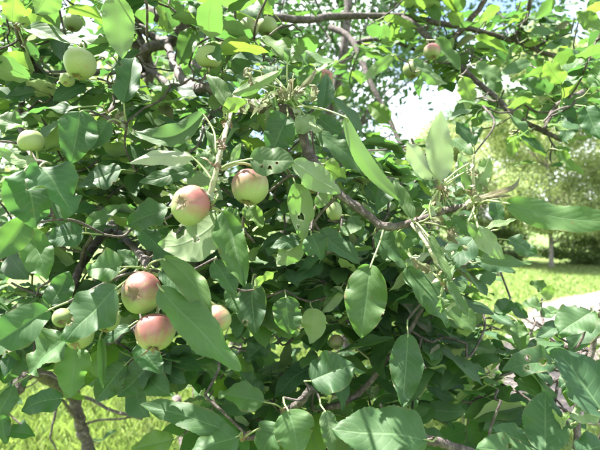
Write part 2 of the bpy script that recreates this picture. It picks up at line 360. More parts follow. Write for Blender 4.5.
wood('limb', [(150, 70, 1.4), (143, 58, 1.35), (137, 42, 1.3), (136, 24, 1.28), (147, 13, 1.26), (164, 14, 1.25), (178, -20, 1.25), (190, -90, 1.3), (200, -200, 1.4)], .019, .011)
wood('limb', [(152, 72, 1.36), (146, 50, 1.28), (170, 43, 1.24), (181, 30, 1.2), (200, 18, 1.2), (235, 11, 1.22), (262, 16, 1.25), (305, 20, 1.3), (335, 16, 1.35), (400, 17, 1.4), (450, 25, 1.42), (482, 32, 1.42), (520, 43, 1.42), (552, 55, 1.42), (600, 62, 1.5)], .014, .006)
wood('branch', [(181, 30, 1.2), (183, 21, 1.19), (172, 8, 1.16), (163, -8, 1.14), (140, -60, 1.1)], .013, .007)
wood('branch', [(142, 28, 1.27), (155, 38, 1.3), (168, 44, 1.26)], .011, .009)
wood('branch', [(143, 58, 1.33), (150, 70, 1.3), (166, 82, 1.22), (182, 100, 1.1), (196, 112, 1.02)], .010, .006)
wood('branch', [(168, 46, 1.22), (174, 62, 1.1), (183, 80, .95), (196, 88, .86), (212, 88, .78), (230, 100, .72), (250, 106, .67), (272, 108, .64), (292, 112, .63), (301, 130, .63), (308, 152, .63), (322, 174, .62), (340, 194, .61), (360, 209, .6), (384, 226, .59), (412, 223, .58), (440, 212, .57), (466, 206, .56)], .0095, .0036,
     label='purple brown branch crossing the middle to the bare twig tip')
wood('branch', [(185, 52, 1.22), (196, 66, 1.15), (214, 80, 1.05), (226, 100, .95), (205, 122, .9)], .008, .005)
wood('branch', [(330, 27, 1.75), (350, 38, 1.7), (361, 60, 1.65), (374, 90, 1.6), (386, 112, 1.58), (398, 138, 1.55), (408, 162, 1.5)], .012, .005)
wood('branch', [(356, 42, 1.68), (378, 39, 1.66), (398, 43, 1.64), (420, 52, 1.62)], .008, .005)
wood('branch', [(400, 17, 1.4), (420, 30, 1.36), (440, 50, 1.32), (470, 76, 1.28), (498, 100, 1.25), (518, 118, 1.22), (545, 132, 1.2), (562, 140, 1.2)], .010, .005)
wood('branch', [(440, 50, 1.32), (456, 36, 1.3), (470, 20, 1.27), (484, 2, 1.25), (500, -30, 1.2)], .009, .006)
wood('branch', [(510, 40, 1.42), (522, 28, 1.38), (528, 12, 1.35), (532, -15, 1.3)], .007, .004)
wood('branch', [(535, 49, 1.42), (548, 38, 1.4), (538, 30, 1.38)], .005, .003)
wood('branch', [(600, 62, 1.5), (590, 85, 1.2), (572, 98, 1.05), (556, 106, 1.0), (545, 128, .98)], .007, .004)
wood('branch', [(128, 190, 1.5), (112, 226, 1.2), (100, 238, 1.0), (88, 256, .92), (80, 268, .88), (72, 292, .85), (68, 318, .85)], .011, .005, label='grey purple branch among the leaves at left')
wood('branch', [(112, 226, 1.2), (126, 240, .95), (138, 252, .75), (146, 264, .62), (150, 272, .58)], .007, .004)
wood('branch', [(80, 268, .88), (84, 250, .84), (92, 236, .8), (88, 230, .76)], .004, .003)
wood('branch', [(74, 396, 1.68), (50, 380, 1.5), (30, 372, 1.3), (14, 392, 1.25), (-2, 412, 1.2), (-40, 440, 1.2)], .019, .014, label='grey limb with a sunlit patch at lower left')
wood('branch', [(80, 424, 1.7), (70, 410, 1.6), (64, 402, 1.55), (58, 396, 1.5)], .006, .004)
wood('twig', [(78, 396, 1.68), (92, 400, 1.6), (110, 410, 1.55), (128, 415, 1.52), (142, 419, 1.5)], .006, .004)
wood('twig', [(86, 424, 1.7), (100, 420, 1.65), (120, 419, 1.6), (146, 414, 1.6)], .0045, .0025)
wood('twig', [(58, 402, 1.5), (54, 418, 1.48), (50, 438, 1.47)], .004, .003)
wood('twig', [(176, 400, 1.9), (180, 425, 1.7), (184, 455, 1.6)], .016, .012)
wood('branch', [(50, 74, 1.02), (30, 75, .98), (8, 74, .95), (-30, 70, .95)], .0075, .007)
wood('branch', [(150, 70, 1.4), (100, 72, 1.15), (50, 74, 1.02), (36, 68, .95), (28, 56, .9), (20, 38, .82), (17, 26, .78)], .009, .004)
wood('branch', [(36, 70, .96), (20, 110, .85), (24, 140, .75), (38, 166, .64)], .005, .003)
wood('branch', [(150, 72, 1.38), (124, 88, 1.0), (110, 112, .78)], .006, .004)
wood('branch', [(250, 300, 2.1), (240, 370, 1.4), (300, 440, .95), (322, 412, .82), (342, 404, .8), (358, 394, .8), (374, 378, .8), (386, 360, .8), (398, 346, .8), (410, 330, .8), (420, 312, .8), (432, 292, .8)], .0065, .003, label='grey brown twig rising to the right at the lower middle')
wood('branch', [(300, 440, .95), (285, 416, .72), (292, 410, .68), (302, 400, .65), (311, 388, .64)], .006, .005)
wood('branch', [(300, 440, .95), (270, 436, .8), (252, 438, .7), (242, 438, .64)], .005, .003)
wood('branch', [(300, 440, .95), (360, 460, .85), (405, 438, .66), (428, 440, .66), (450, 446, .67), (475, 453, .68), (520, 468, .68), (548, 452, .6), (558, 434, .56), (565, 422, .54)], .008, .0035)
wood('branch', [(475, 453, .68), (560, 490, .72), (576, 450, .74), (577, 410, .75), (580, 385, .76), (592, 350, .76), (598, 312, .74)], .006, .004)
wood('branch', [(576, 450, .74), (600, 440, .62), (603, 414, .55)], .004, .003)
wood('twig', [(592, 350, .76), (560, 345, .95), (546, 330, 1.05), (541, 306, 1.1), (546, 288, 1.12)], .004, .002)
wood('twig', [(546, 330, 1.05), (525, 318, 1.1), (510, 300, 1.12)], .003, .002)
wood('twig', [(470, 405, 1.1), (492, 385, 1.1), (512, 362, 1.1), (522, 340, 1.1)], .003, .002)
wood('twig', [(460, 330, 1.1), (485, 325, 1.1), (505, 332, 1.12)], .003, .002)
wood('twig', [(592, 350, .76), (570, 372, .9), (548, 385, 1.0), (530, 392, 1.0)], .003, .002)
# the pale fruiting spur in the sun
wood('spur', [(234, 102, .7), (230, 116, .62), (225, 134, .56), (221, 150, .535), (217, 168, .525), (213, 184, .525), (208, 202, .53), (206, 214, .54)], .0022, .0036, M_SPUR, label='pale woolly fruiting spur beside the red-cheeked apples')
wood('spur', [(412, 223, .58), (424, 238, .55), (432, 252, .54), (438, 266, .54), (444, 280, .54)], .0032, .0022, M_SPUR)
wood('spur', [(466, 206, .56), (474, 202, .555), (482, 196, .55)], .0045, .003, M_SPUR)
wood('spur', [(470, 206, .56), (474, 190, .55), (473, 172, .545), (474, 155, .54)], .0022, .0012, M_SPUR)
wood('spur', [(440, 212, .57), (438, 200, .56), (440, 186, .55)], .0035, .002, M_SPUR)
wood('spur', [(250, 106, .67), (268, 104, .65), (285, 98, .63), (291, 84, .62)], .004, .003, M_SPUR)
wood('spur', [(207, 18, 1.2), (206, 12, 1.1), (207, 16, 1.0)], .005, .003, M_SPUR)

# leaf surface ----------------------------------------------------------------
def prof(t): return (t ** .52) * ((1 - t) ** .76) / .4331 * (1 - .22 * max(0, (t - .8) / .2) * (1 - t) * 8)
def leaf_grid(Bp, ax, nrm, L, W, nu, nv, fold=.25, curl=.1, bendx=0., wave=.06, ph=0., serr=.03, twist=0.):
    """vertex grid of one blade, upper face along nrm"""
    s = ax.cross(nrm).normalized(); V = []; uv = []
    asy = .09 * math.sin(ph * 7.3); k1 = .05 * math.sin(ph * 3.1); sk = .06 * math.sin(ph * 5.7)
    for i in range(nu + 1):
        t = i / nu; tt = .004 + .992 * t
        c = Bp + ax * (L * t) + s * ((bendx * 4 + .10 * math.sin(ph * 2.3)) * L * t * (1 - t)) - nrm * (curl * L * (t * t - .55 * t)) + nrm * (.018 * L * math.sin(9 * t + ph))
        q = Quaternion(ax, twist * (t - .3)); s2 = q @ s; n2 = q @ nrm
        for j in range(nv + 1):
            v = -1 + 2 * j / nv; a = abs(v); sg = 1 if v > 0 else -1
            tq = min(.997, max(.003, tt + sg * sk * a * math.sin(math.pi * tt)))
            hw = W * .5 * prof(tq) * (1 + sg * asy + k1 * math.sin(11 * t + sg * ph) + (serr * a if i % 2 else -serr * a) * (1 if 0 < i < nu else 0))
            off = s2 * (v * hw * math.cos(fold)) + n2 * (a * hw * math.sin(fold) - .16 * hw * a * a
                + wave * W * a * a * (math.sin(6.283 * (1.7 * t + .3 * (v > 0)) + ph) + .45 * math.sin(6.283 * (3.6 * t + .4 * (v > 0)) + 2 * ph)))
            V.append(c + off); uv.append((t, .5 + v * .5))
    Fq = [(i * (nv + 1) + j, i * (nv + 1) + j + 1, (i + 1) * (nv + 1) + j + 1, (i + 1) * (nv + 1) + j) for i in range(nu) for j in range(nv)]
    return V, Fq, uv
# check winding: with s = ax x n the quad normal must be +n (fixed below if not)
_V, _F, _ = leaf_grid(Vector((0, 0, 0)), Vector((1, 0, 0)), Vector((0, 0, 1)), 1, .5, 4, 2, 0, 0, 0, 0)
_q = _F[2]; FLIP = (_V[_q[1]] - _V[_q[0]]).cross(_V[_q[2]] - _V[_q[0]]).z < 0
TONE = {'b': (.45, .04, 0), 'm': (.62, .22, 0), 'd': (.25, .06, 0), 'y': (.75, .58, 0), 'o': (.6, .5, .05), 'p': (.7, .25, 0), 'w': (.8, .3, .85), 'v': (.8, .1, .42), 's': (.8, .1, .12)}  # yellow tone carries young and backlit green, whitish tone sunlit silver, as colour
NODES = [at(*q) for q in [(148, 270, .575), (217, 166, .525), (222, 146, .535), (208, 206, .53), (228, 122, .6), (109, 114, .78), (39, 167, .64), (17, 26, .78), (207, 17, 1.0), (290, 94, .63),
         (440, 187, .55), (475, 203, .555), (415, 223, .58), (88, 230, .76), (242, 438, .64), (284, 410, .68), (428, 440, .66), (562, 428, .55), (603, 414, .55), (560, 106, 1.0), (232, 104, .7), (444, 282, .54), (598, 314, .74), (545, 130, 1.2)]]
LEAVES = []; HERO = []; TW = []
def hero(bx, by, tx, ty, wpx, d, tone='m', dd=None, tilt=None, roll=0, fold=None, curl=None, bend=0, wave=None, holes=(), stalk=None, side=None, twist=None, lab=None):
    side = side if side is not None else (-1 if tone in 'ypv' else 1)
    Lpx = math.hypot(tx - bx, ty - by); down = (ty - by) / max(Lpx, 1)
    if dd is None: dd = -.30 * down * Lpx * d / F * side + random.uniform(-.12, .12) * Lpx * d / F
    Bp = at(bx, by, d); Tp = at(tx, ty, d + dd); ax = Tp - Bp; L = ax.length; ax.normalize()
    c = (CAM - (Bp + Tp) * .5).normalized(); ti = R(tilt if tilt is not None else (random.uniform(-35, -8) if tone in 'pv' else random.uniform(35, 60) if tone == 'y' else random.uniform(15, 48)))
    nrm = c * side * math.cos(ti) + Vector((0, 0, 1)) * math.sin(ti) + Vector((random.uniform(-.15, .15), 0, 0))
    nrm = (nrm - ax * nrm.dot(ax)).normalized(); nrm = Quaternion(ax, R(roll)) @ nrm
    s = ax.cross(nrm); vis = (s - c * s.dot(c)).length
    fold = random.uniform(.15, .55) if fold is None else fold
    W = wpx * d / F / max(.55, vis) / max(.6, math.cos(fold))
    if not holes and random.random() < .3 and wpx > 14:
        holes = []
        for _ in range(random.randint(1, 3)):
            a = random.uniform(.15, .95); e = random.choice((-1, 1)) * random.uniform(.46, .6) * prof(a); nx, ny = -(ty - by) / Lpx, (tx - bx) / Lpx
            holes.append((lerp(bx, tx, a) + nx * e * wpx, lerp(by, ty, a) + ny * e * wpx, random.uniform(.8, 2.6)))
    nu, nv = (60, 34) if holes else (36, 10)
    V, Fq, uv = leaf_grid(Bp, ax, nrm, L, W, nu, nv, fold, random.uniform(-.08, .34) if curl is None else curl, bend, random.uniform(.05, .14) if wave is None else wave, random.uniform(0, 6.28), .022 if not holes else .012, random.uniform(-.7, .7) if twist is None else twist)
    if holes:
        P2 = [px(p) for p in V]; inside = [None] * len(V)
        for hx, hy, hr in holes:
            hc = min(range(len(V)), key=lambda k: math.hypot(P2[k][0] - hx, P2[k][1] - hy)); C3 = V[hc].copy(); cx_, cy_ = P2[hc]
            if math.hypot(cx_ - hx, cy_ - hy) > hr: continue
            for k, (a, b) in enumerate(P2):
                di = math.hypot(a - cx_, b - cy_); an = math.atan2(b - cy_, a - cx_)
                rr = hr * (1 + .2 * math.sin(3 * an + hx) + .14 * math.sin(5 * an + hy) + .06 * math.sin(11 * an))
                if di < rr: inside[k] = V[k] + (V[k] - C3) * (min(rr / max(di, .15 * rr), 6) - 1)
        keep = [f for f in Fq if not all(inside[k] is not None for k in f)]
        used = {k for f in keep for k in f}
        for k in used:
            if inside[k] is not None: V[k] = inside[k]
        Fq = keep
    if FLIP: Fq = [f[::-1] for f in Fq]
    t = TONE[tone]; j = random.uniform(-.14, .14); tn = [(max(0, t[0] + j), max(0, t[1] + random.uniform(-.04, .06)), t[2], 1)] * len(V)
    if holes:
        for k_, p_ in enumerate(V):
            a, b = px(p_); dm = min(math.hypot(a - hx, b - hy) / hr for hx, hy, hr in holes)
            if dm < 1.3: tn[k_] = (tn[k_][0] * .5, tn[k_][1], max(tn[k_][2], .75), 1)
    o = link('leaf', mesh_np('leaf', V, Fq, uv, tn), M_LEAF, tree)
    if lab: o['label'] = lab
    # leaf stalk back to the nearest spur, or onto a short twig
    if stalk: E = at(*stalk)
    else:
        nd = min(NODES, key=lambda q: (q - Bp).length)
        if (nd - Bp).length < .075: E = nd
        else:
            E = Bp - ax * (.2 * L) + Vector((random.uniform(-.006, .006), .025, -.004)); TW.append((E, .0016))
    mid = (Bp + E) * .5 - ax * (.06 * (E - Bp).length) + Vector((random.gauss(0, .05), random.gauss(0, .04), random.gauss(0, .05))) * (E - Bp).length
    P = catmull([E, mid, Bp, Bp + ax * (L * .05)], 4); a, f = tube_arrays(P, [lerp(.0013, .0008, i / (len(P) - 1)) for i in range(len(P))], 5)
    link('stalk', mesh_mixed('stalk', a, f), M_STALK, o).matrix_parent_inverse = Matrix.Identity(4)
    HERO.append((Bp + Tp) * .5); return o

H = hero
# upper left
H(12,22,14,-9,21,.76,'y',lab='bright yellow-green young leaf'); H(20,24,54,25,9,.75,'y',fold=.9); H(50,-14,37,13,30,.7,'p'); H(24,27,88,49,18,.74,'m',fold=.5)
H(34,70,2,55,25,.8,'y'); H(113,-6,122,60,32,.62,'p',fold=.15,lab='large pale leaf lit through from behind'); H(107,50,74,35,23,.75,'m'); H(46,76,-2,92,13,.85,'d'); H(62,60,44,62,12,.9,'d')
H(194,28,178,65,21,.85,'m',tilt=20); H(124,104,133,52,27,.68,'b',fold=.6); H(158,0,116,8,18,.8,'b'); H(152,-4,166,20,9,.95,'y'); H(160,17,172,32,15,1.0,'y')
H(205,16,188,1,13,.98,'m'); H(207,16,229,-1,15,.98,'m'); H(210,17,237,13,17,.98,'m'); H(203,17,181,11,10,1.0,'y'); H(231,20,240,52,15,.9,'m',dd=0); H(208,20,222,36,11,.98,'o')
H(274,14,238,0,13,.85,'y',fold=.5); H(262,37,316,60,18,.82,'o',bend=.08); H(233,94,283,71,14,.6,'p',fold=.7,curl=.3); H(229,110,206,71,17,.58,'s',fold=.8,tilt=25)
H(291,96,315,58,6,.6,'w',curl=.9,twist=2.,bend=.15); H(289,100,297,70,6,.6,'w',fold=1.1,curl=.9,twist=-2.); H(287,100,264,90,5,.61,'w',curl=1.,fold=.9,twist=2.5); H(291,97,306,86,5,.6,'w',curl=1.1,fold=.9,twist=3.); H(285,101,280,78,4,.6,'w',fold=1.2,curl=.7,twist=-3.); H(268,106,250,114,6,.61,'w',fold=1.,curl=.8); H(255,106,238,100,5,.64,'w',fold=1.,curl=.9,twist=2)
H(288,85,260,62,22,.64,'b'); H(298,86,322,70,18,.64,'m'); H(322,110,328,71,19,.68,'b'); H(250,75,232,58,16,.85,'m'); H(225,70,250,66,14,.9,'m')
# upper right: smaller, farther leaves
for a in [(384,17,418,27,9,1.3,'y'),(441,6,398,2,10,1.3,'y'),(448,14,464,24,13,1.3,'y'),(436,40,462,70,13,1.22,'m'),(394,55,362,82,12,1.1,'p'),(413,60,434,74,10,1.1,'s'),(422,70,446,84,13,1.15,'p'),(463,77,469,108,18,1.05,'y'),
          (476,36,508,51,11,1.3,'y'),(526,16,506,22,9,1.3,'y'),(476,64,504,82,14,1.1,'m'),(530,62,498,76,13,1.1,'m'),(600,30,577,11,16,.95,'o'),(530,36,562,26,12,1.3,'m'),(546,48,574,38,10,1.3,'m'),(560,86,582,54,22,.95,'m'),(562,84,545,60,18,.95,'y'),(590,88,604,64,18,.9,'m'),
          (540,103,505,104,12,1.0,'y'),(513,134,511,157,14,1.1,'y'),(520,132,546,157,13,1.1,'y'),(521,136,547,151,7,1.02,'d'),(562,116,568,144,20,.95,'d'),(564,104,573,135,17,.95,'b'),(585,106,601,139,23,.9,'b'),(584,122,591,138,10,1.0,'o'),(558,150,573,170,11,1.1,'o'),
          (500,92,482,70,14,1.15,'m'),(470,100,452,118,12,1.2,'m'),(390,120,368,104,18,1.4,'o'),(440,20,425,2,12,1.3,'m'),(500,8,478,20,12,1.3,'y'),(455,52,430,62,12,1.25,'m'),(545,92,520,80,16,1.0,'b'),(560,108,588,96,14,.98,'m'),(560,104,536,118,14,1.0,'m'),(380,48,352,60,12,1.5,'m'),(350,90,330,100,14,1.4,'o'),(480,128,462,142,14,1.2,'b'),(500,120,478,116,13,1.2,'m'),(588,8,608,-6,14,1.1,'m'),(590,52,612,44,14,1.0,'m'),(530,130,506,146,9,1.15,'m')]: H(*a)
# left middle
H(82,107,14,112,11,.62,'b',tilt=62,fold=.3,stalk=(108,115,.78)); H(80,112,71,161,38,.6,'b',fold=.45,lab='glossy dark rounded leaf'); H(108,121,91,150,22,.62,'b',fold=.3); H(26,129,-9,117,22,.62,'s',tilt=45); H(36,92,4,98,15,.8,'d'); H(62,92,28,113,16,.85,'d')
H(38,165,-6,153,13,.6,'p'); H(40,166,74,212,47,.5,'b',fold=.3,roll=-12,lab='large leaf with sun patches'); H(25,170,38,225,46,.53,'b',fold=.3,lab='broad blue-green leaf in half sun'); H(122,170,77,186,24,.75,'d'); H(38,170,4,196,20,.6,'d')
H(203,114,128,128,23,.56,'s',bend=-.24,curl=.1,wave=.12,holes=((143,103,2),(158,112,6),(176,108,3.5),(135,126,4),(188,112,3),(146,94,3),(166,90,2.5),(150,116,4)),stalk=(216,152,.53),tilt=15); H(192,157,132,167,16,.54,'v',bend=-.10,fold=.5,stalk=(212,180,.525),tilt=-30,curl=.3,lab='curled leaf, half yellow and half bleached by the sun'); H(196,168,139,183,18,.62,'d',tilt=30); H(214,178,197,149,20,.57,'m'); H(216,92,148,87,15,.85,'d'); H(224,114,247,98,14,.58,'y'); H(231,164,241,143,9,.53,'p'); H(218,160,206,128,10,.54,'s',fold=.8)  # the curled leaf has its sunlit white put into a pale tone
H(288,115,269,155,33,.6,'b',fold=.5,stalk=(286,104,.64),tilt=25,lab='heart-shaped leaf, half of it glowing in the sun'); H(296,117,322,131,21,.62,'p',stalk=(290,106,.64)); H(250,159,295,161,30,.5,'s',holes=((270,168,2.2),(262,166,1.6),(277,163,1.4)),fold=.2,tilt=25,stalk=(222,168,.525)); H(293,162,340,194,26,.57,'p',fold=.3,lab='ribbed pale underside of a folded leaf'); H(316,133,364,168,19,.66,'m'); H(345,117,409,206,17,.57,'p',bend=-.10,fold=.4,stalk=(287,108,.63),curl=.1,lab='long narrow leaf arching down to the branch'); H(318,118,342,134,18,.7,'b'); H(324,164,347,180,18,.7,'y')
# twig tip at right
H(440,181,441,110,26,.54,'v',fold=.12,curl=.1,lab='silvery upright leaf against the white sky'); H(438,178,403,142,20,.55,'v',fold=.5); H(474,146,456,122,15,.9,'b'); H(442,192,469,177,20,.6,'b'); H(412,220,394,180,13,.56,'s',fold=.7); H(436,186,410,168,12,.56,'m'); H(432,190,424,160,8,.55,'m',fold=.7)
H(505,203,628,222,29,.45,'m',fold=.18,roll=8,bend=.03,curl=.06,dd=-.02,stalk=(476,206,.555),lab='long pale green leaf reaching to the right edge'); H(474,197,522,169,6,.53,'w',curl=.6,bend=.2); H(475,193,491,157,18,.55,'p',fold=.4); H(472,195,458,160,10,.56,'p',fold=.5); H(478,202,512,194,5,.54,'w',fold=.8); H(478,227,503,259,20,.53,'p',fold=.2,stalk=(470,208,.56)); H(468,222,483,248,10,.53,'p',fold=.4); H(500,222,495,194,15,.7,'d'); H(486,228,516,219,8,.68,'s',tilt=60); H(508,240,537,254,18,.75,'d'); H(480,258,533,263,14,.75,'m'); H(474,238,438,268,28,.72,'b'); H(478,262,516,272,14,.8,'b'); H(452,216,470,236,12,.56,'m'); H(420,228,404,250,14,.58,'m')
H(428,236,452,282,9,.53,'s',fold=.8); H(447,282,471,317,11,.53,'s',fold=.6,curl=.2); H(444,280,456,262,7,.53,'s',fold=.8); H(436,262,449,286,10,.54,'m')
H(374,234,412,269,28,.64,'m',stalk=(385,226,.59)); H(396,180,376,207,20,.7,'d'); H(366,184,382,204,16,.75,'d'); H(398,232,412,262,14,.62,'o')
# left, lower
H(26,218,-4,260,30,.55,'m',lab='leaf cut by the left edge'); H(28,229,47,281,32,.58,'m'); H(84,233,46,240,26,.62,'b'); H(86,228,120,204,15,.7,'m'); H(122,267,86,269,33,.54,'m',stalk=(148,272,.575),tilt=20); H(46,184,62,226,26,.68,'d'); H(50,306,69,271,26,.66,'d')
H(168,208,126,223,26,.62,'d'); H(137,226,166,254,20,.64,'d'); H(219,216,160,246,46,.545,'p',holes=((179,231,6),(196,239,3.2)),bend=.13,fold=.1,curl=.02,tilt=-25,stalk=(208,206,.53),lab='pale chewed leaf cupped under the apple'); H(222,212,241,221,14,.6,'m'); H(223,212,244,287,30,.52,'m',fold=.85,roll=18,lab='leaf folded along its midrib, one half pale'); H(214,262,236,293,24,.6,'b'); H(228,288,238,314,15,.62,'m')
H(163,259,209,327,27,.5,'m',bend=-.14,fold=.3,stalk=(147,271,.575)); H(160,288,241,370,36,.48,'m',fold=.2,curl=.05,stalk=(148,274,.575),lab='big sharp-veined leaf beside the lower apples'); H(160,270,191,298,19,.56,'d'); H(136,268,117,249,15,.58,'b'); H(152,262,176,250,14,.6,'b')
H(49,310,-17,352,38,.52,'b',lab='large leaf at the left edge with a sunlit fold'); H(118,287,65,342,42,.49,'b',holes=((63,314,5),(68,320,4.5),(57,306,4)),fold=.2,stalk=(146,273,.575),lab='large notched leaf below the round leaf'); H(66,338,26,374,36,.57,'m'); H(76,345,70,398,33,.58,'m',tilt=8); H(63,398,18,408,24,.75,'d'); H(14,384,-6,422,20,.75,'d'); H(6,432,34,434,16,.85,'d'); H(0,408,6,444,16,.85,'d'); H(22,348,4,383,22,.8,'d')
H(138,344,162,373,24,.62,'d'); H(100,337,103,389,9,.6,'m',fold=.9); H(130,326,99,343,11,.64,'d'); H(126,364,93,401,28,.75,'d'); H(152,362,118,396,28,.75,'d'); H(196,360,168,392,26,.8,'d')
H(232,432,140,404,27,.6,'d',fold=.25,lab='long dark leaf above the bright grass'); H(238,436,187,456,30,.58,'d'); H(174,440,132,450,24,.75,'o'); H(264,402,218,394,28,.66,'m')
# middle, lower
H(252,283,256,333,32,.7,'d'); H(255,286,277,269,10,.66,'y',fold=.5); H(286,297,291,335,30,.7,'m'); H(313,309,312,343,26,.72,'p'); H(341,287,321,313,16,.75,'p'); H(336,271,304,291,24,.8,'d'); H(371,265,361,338,43,.55,'m',fold=.22,stalk=(384,227,.59),lab='large hanging oval leaf in the middle'); H(311,381,354,364,42,.62,'d',tilt=20); H(288,410,300,455,42,.6,'m',lab='broad leaf at the bottom middle'); H(278,424,261,456,30,.62,'b'); H(428,440,334,424,52,.58,'b',fold=.2,lab='broad dark leaf at the bottom with a sun streak'); H(325,411,333,452,19,.6,'s'); H(408,334,402,406,33,.66,'b',fold=.2); H(407,267,448,328,28,.6,'m',bend=-.06); H(441,299,477,332,24,.66,'m'); H(434,304,418,302,10,.66,'s'); H(262,398,240,372,20,.75,'d'); H(268,340,246,362,22,.8,'d')
H(295,183,305,242,27,.62,'p',holes=((301,217,3.2),(298,226,1.5))); H(301,240,278,264,26,.66,'p'); H(311,234,323,259,27,.62,'b'); H(318,232,360,263,24,.64,'b'); H(301,240,270,247,15,.66,'d'); H(316,206,332,192,14,.66,'p'); H(246,206,262,228,18,.66,'o'); H(350,216,362,236,16,.68,'m'); H(355,160,384,176,18,.72,'m'); H(340,232,364,226,12,.66,'m')
# lower right
H(517,321,522,353,17,.8,'m'); H(554,362,504,369,28,.66,'b',holes=((528,358,2.6),(527,368,2.4),(543,362,3.2)),tilt=20,lab='leaf with three small insect holes'); H(592,312,558,334,34,.62,'b'); H(561,325,536,337,14,.8,'d'); H(593,318,569,351,26,.68,'d'); H(603,416,556,347,44,.5,'b',fold=.4,roll=10,lab='big leaf with a pale rolled edge at the right edge'); H(586,364,559,388,20,.68,'d'); H(545,452,545,391,44,.53,'b',fold=.2,lab='upright broad leaf with sunlit tip at lower right'); H(544,450,493,427,26,.55,'b'); H(538,458,477,448,30,.53,'b',holes=((510,446,2.5),)); H(599,411,570,419,19,.5,'p',holes=((582,413,2),(577,426,4),(588,411,1.5))); H(575,453,612,444,26,.52,'b'); H(598,317,592,340,16,.74,'m'); H(562,428,552,410,5,.53,'y',fold=.9); H(563,426,570,411,7,.53,'y',fold=.8); H(564,430,580,420,9,.54,'s',fold=.7)
H(510,300,496,318,18,.95,'b'); H(545,300,552,284,12,1.05,'y'); H(541,308,522,304,13,1.05,'m'); H(542,316,560,308,13,1.05,'m'); H(510,304,528,318,12,1.0,'d'); H(500,330,540,334,13,1.0,'o'); H(546,290,530,282,12,1.1,'m'); H(470,345,500,352,16,.9,'m'); H(452,340,476,356,18,.85,'b')
for cx, cy, d_, sx, sy, n_ in ((285, 90, .605, 30, 20, 20), (262, 104, .63, 16, 6, 5), (470, 196, .545, 24, 22, 17), (436, 203, .55, 18, 16, 11), (438, 262, .535, 9, 26, 11), (214, 196, .53, 9, 12, 6), (112, 116, .7, 9, 8, 4)):
    for k in range(n_):
        bx, by = cx + random.gauss(0, sx * .6), cy + random.gauss(0, sy * .6); a = random.uniform(0, 6.283); l_ = random.uniform(10, 28)
        H(bx, by, bx + math.cos(a) * l_, by + math.sin(a) * l_ * .9, random.uniform(5, 12), d_ + random.uniform(-.01, .05), random.choice('svvwwp'), tilt=random.uniform(-40, 50), fold=random.uniform(.2, .9), curl=random.uniform(.3, 1.3), twist=random.uniform(-3.5, 3.5), wave=.22, roll=random.uniform(-50, 50))
NHERO = len(HERO)
for q in NODES:
    VV, FF = [], []; k = random.randint(7, 11)
    for e in range(k):
        d = Vector((random.gauss(0, 1), random.gauss(-.3, .8), random.gauss(.1, 1))).normalized(); ln = random.uniform(.004, .011); wd = random.uniform(.0012, .0028); sd_ = d.orthogonal().normalized(); n_ = d.cross(sd_); o = len(VV)
        b = q + Vector((random.gauss(0, .003), random.gauss(0, .003), random.gauss(0, .003)))
        VV += [b - sd_ * wd * .5, b + sd_ * wd * .5, b + d * ln * .5 - sd_ * wd + n_ * .001, b + d * ln * .5 + sd_ * wd + n_ * .001, b + d * ln + n_ * random.uniform(-.003, .003)]
        FF += [(o, o + 1, o + 3, o + 2), (o + 2, o + 3, o + 4)]
    a, f = tube_arrays([q + Vector((0, .003, -.004)), q, q + Vector((random.gauss(0, .002), -.002, .004))], [.003, .0042, .0018], 7, .25); o = len(VV); VV += a; FF += [tuple(x + o for x in y) for y in f]
    link('bud_scale', mesh_mixed('bud_scale', VV, FF), M_CALYX, tree)

# ------------------------------------------------------------------ leaf clusters filling the crown
def dens(u, v):
    if not (-60 < u < 660 and -60 < v < 510): return 1
    if u > 497 and 143 < v < 284: return 0.0
    if 396 < u < 438 and 84 < v < 138: return 0.03
    if u > 445 and 130 < v < 190: return .12
    if u > 470 and 190 < v < 240: return .2
    if u < 198 and v > 388: return .5
    if u < 130 and v > 375: return .3
    if 440 < u < 505 and v > 372: return 1.0
    if 500 < u < 575 and v > 408: return .7
    if u > 478 and v >= 284: return .5
    if 440 < u and v > 300: return 1.0
    if u > 535 and 55 < v < 132: return .8
    if u > 320 and v < 130: return .85 if u < 392 else .75
    return 1.0
SC = np.array([list(p) for p, r in SCAF])
def nearest_wood(p):
    d = np.linalg.norm(SC - np.array(p), axis=1); i = int(np.argmin(d)); return SCAF[i][0], float(d[i]), SCAF[i][1]
lit_px = [(215,180,.53),(225,125,.58),(190,240,.545),(205,200,.53),(190,190,.52),(160,160,.54),(250,90,.62),(290,80,.61),(275,130,.6),(440,140,.54),(430,165,.55),(470,200,.55),(550,208,.45),(590,212,.44),(520,204,.45),(420,230,.56),(490,245,.53),(400,190,.57),(110,25,.62),(15,60,.8),(12,10,.75),(45,26,.75),(75,195,.5),(35,215,.52),(5,122,.62),(30,180,.53),(330,432,.6),(385,440,.58),(545,398,.53),(585,415,.5),(270,165,.5),(230,250,.52),(220,100,.58),(460,60,1.2),(500,50,1.3),(560,40,1.2),(540,85,1.0),(480,100,1.2),(400,30,1.4),(350,20,1.4),(180,50,.85),(220,10,1.0),(260,5,.85),(300,175,.57),(445,290,.53),(140,110,.56),(60,112,.62),(345,125,.57),(470,92,1.05),(20,400,1.25),(5,345,.5)]
LIT = np.array([list(at(*q)) for q in lit_px] + [list(h) for k, h in enumerate(HERO[:NHERO]) if k % 9 == 4]); SV = np.array(SUN)
def blocks_light(p, r=.05):
    q = np.array(p) - LIT; t = q @ SV; d = np.linalg.norm(q - t[:, None] * SV, axis=1); return bool(np.any((t > .05) & (d < r)))
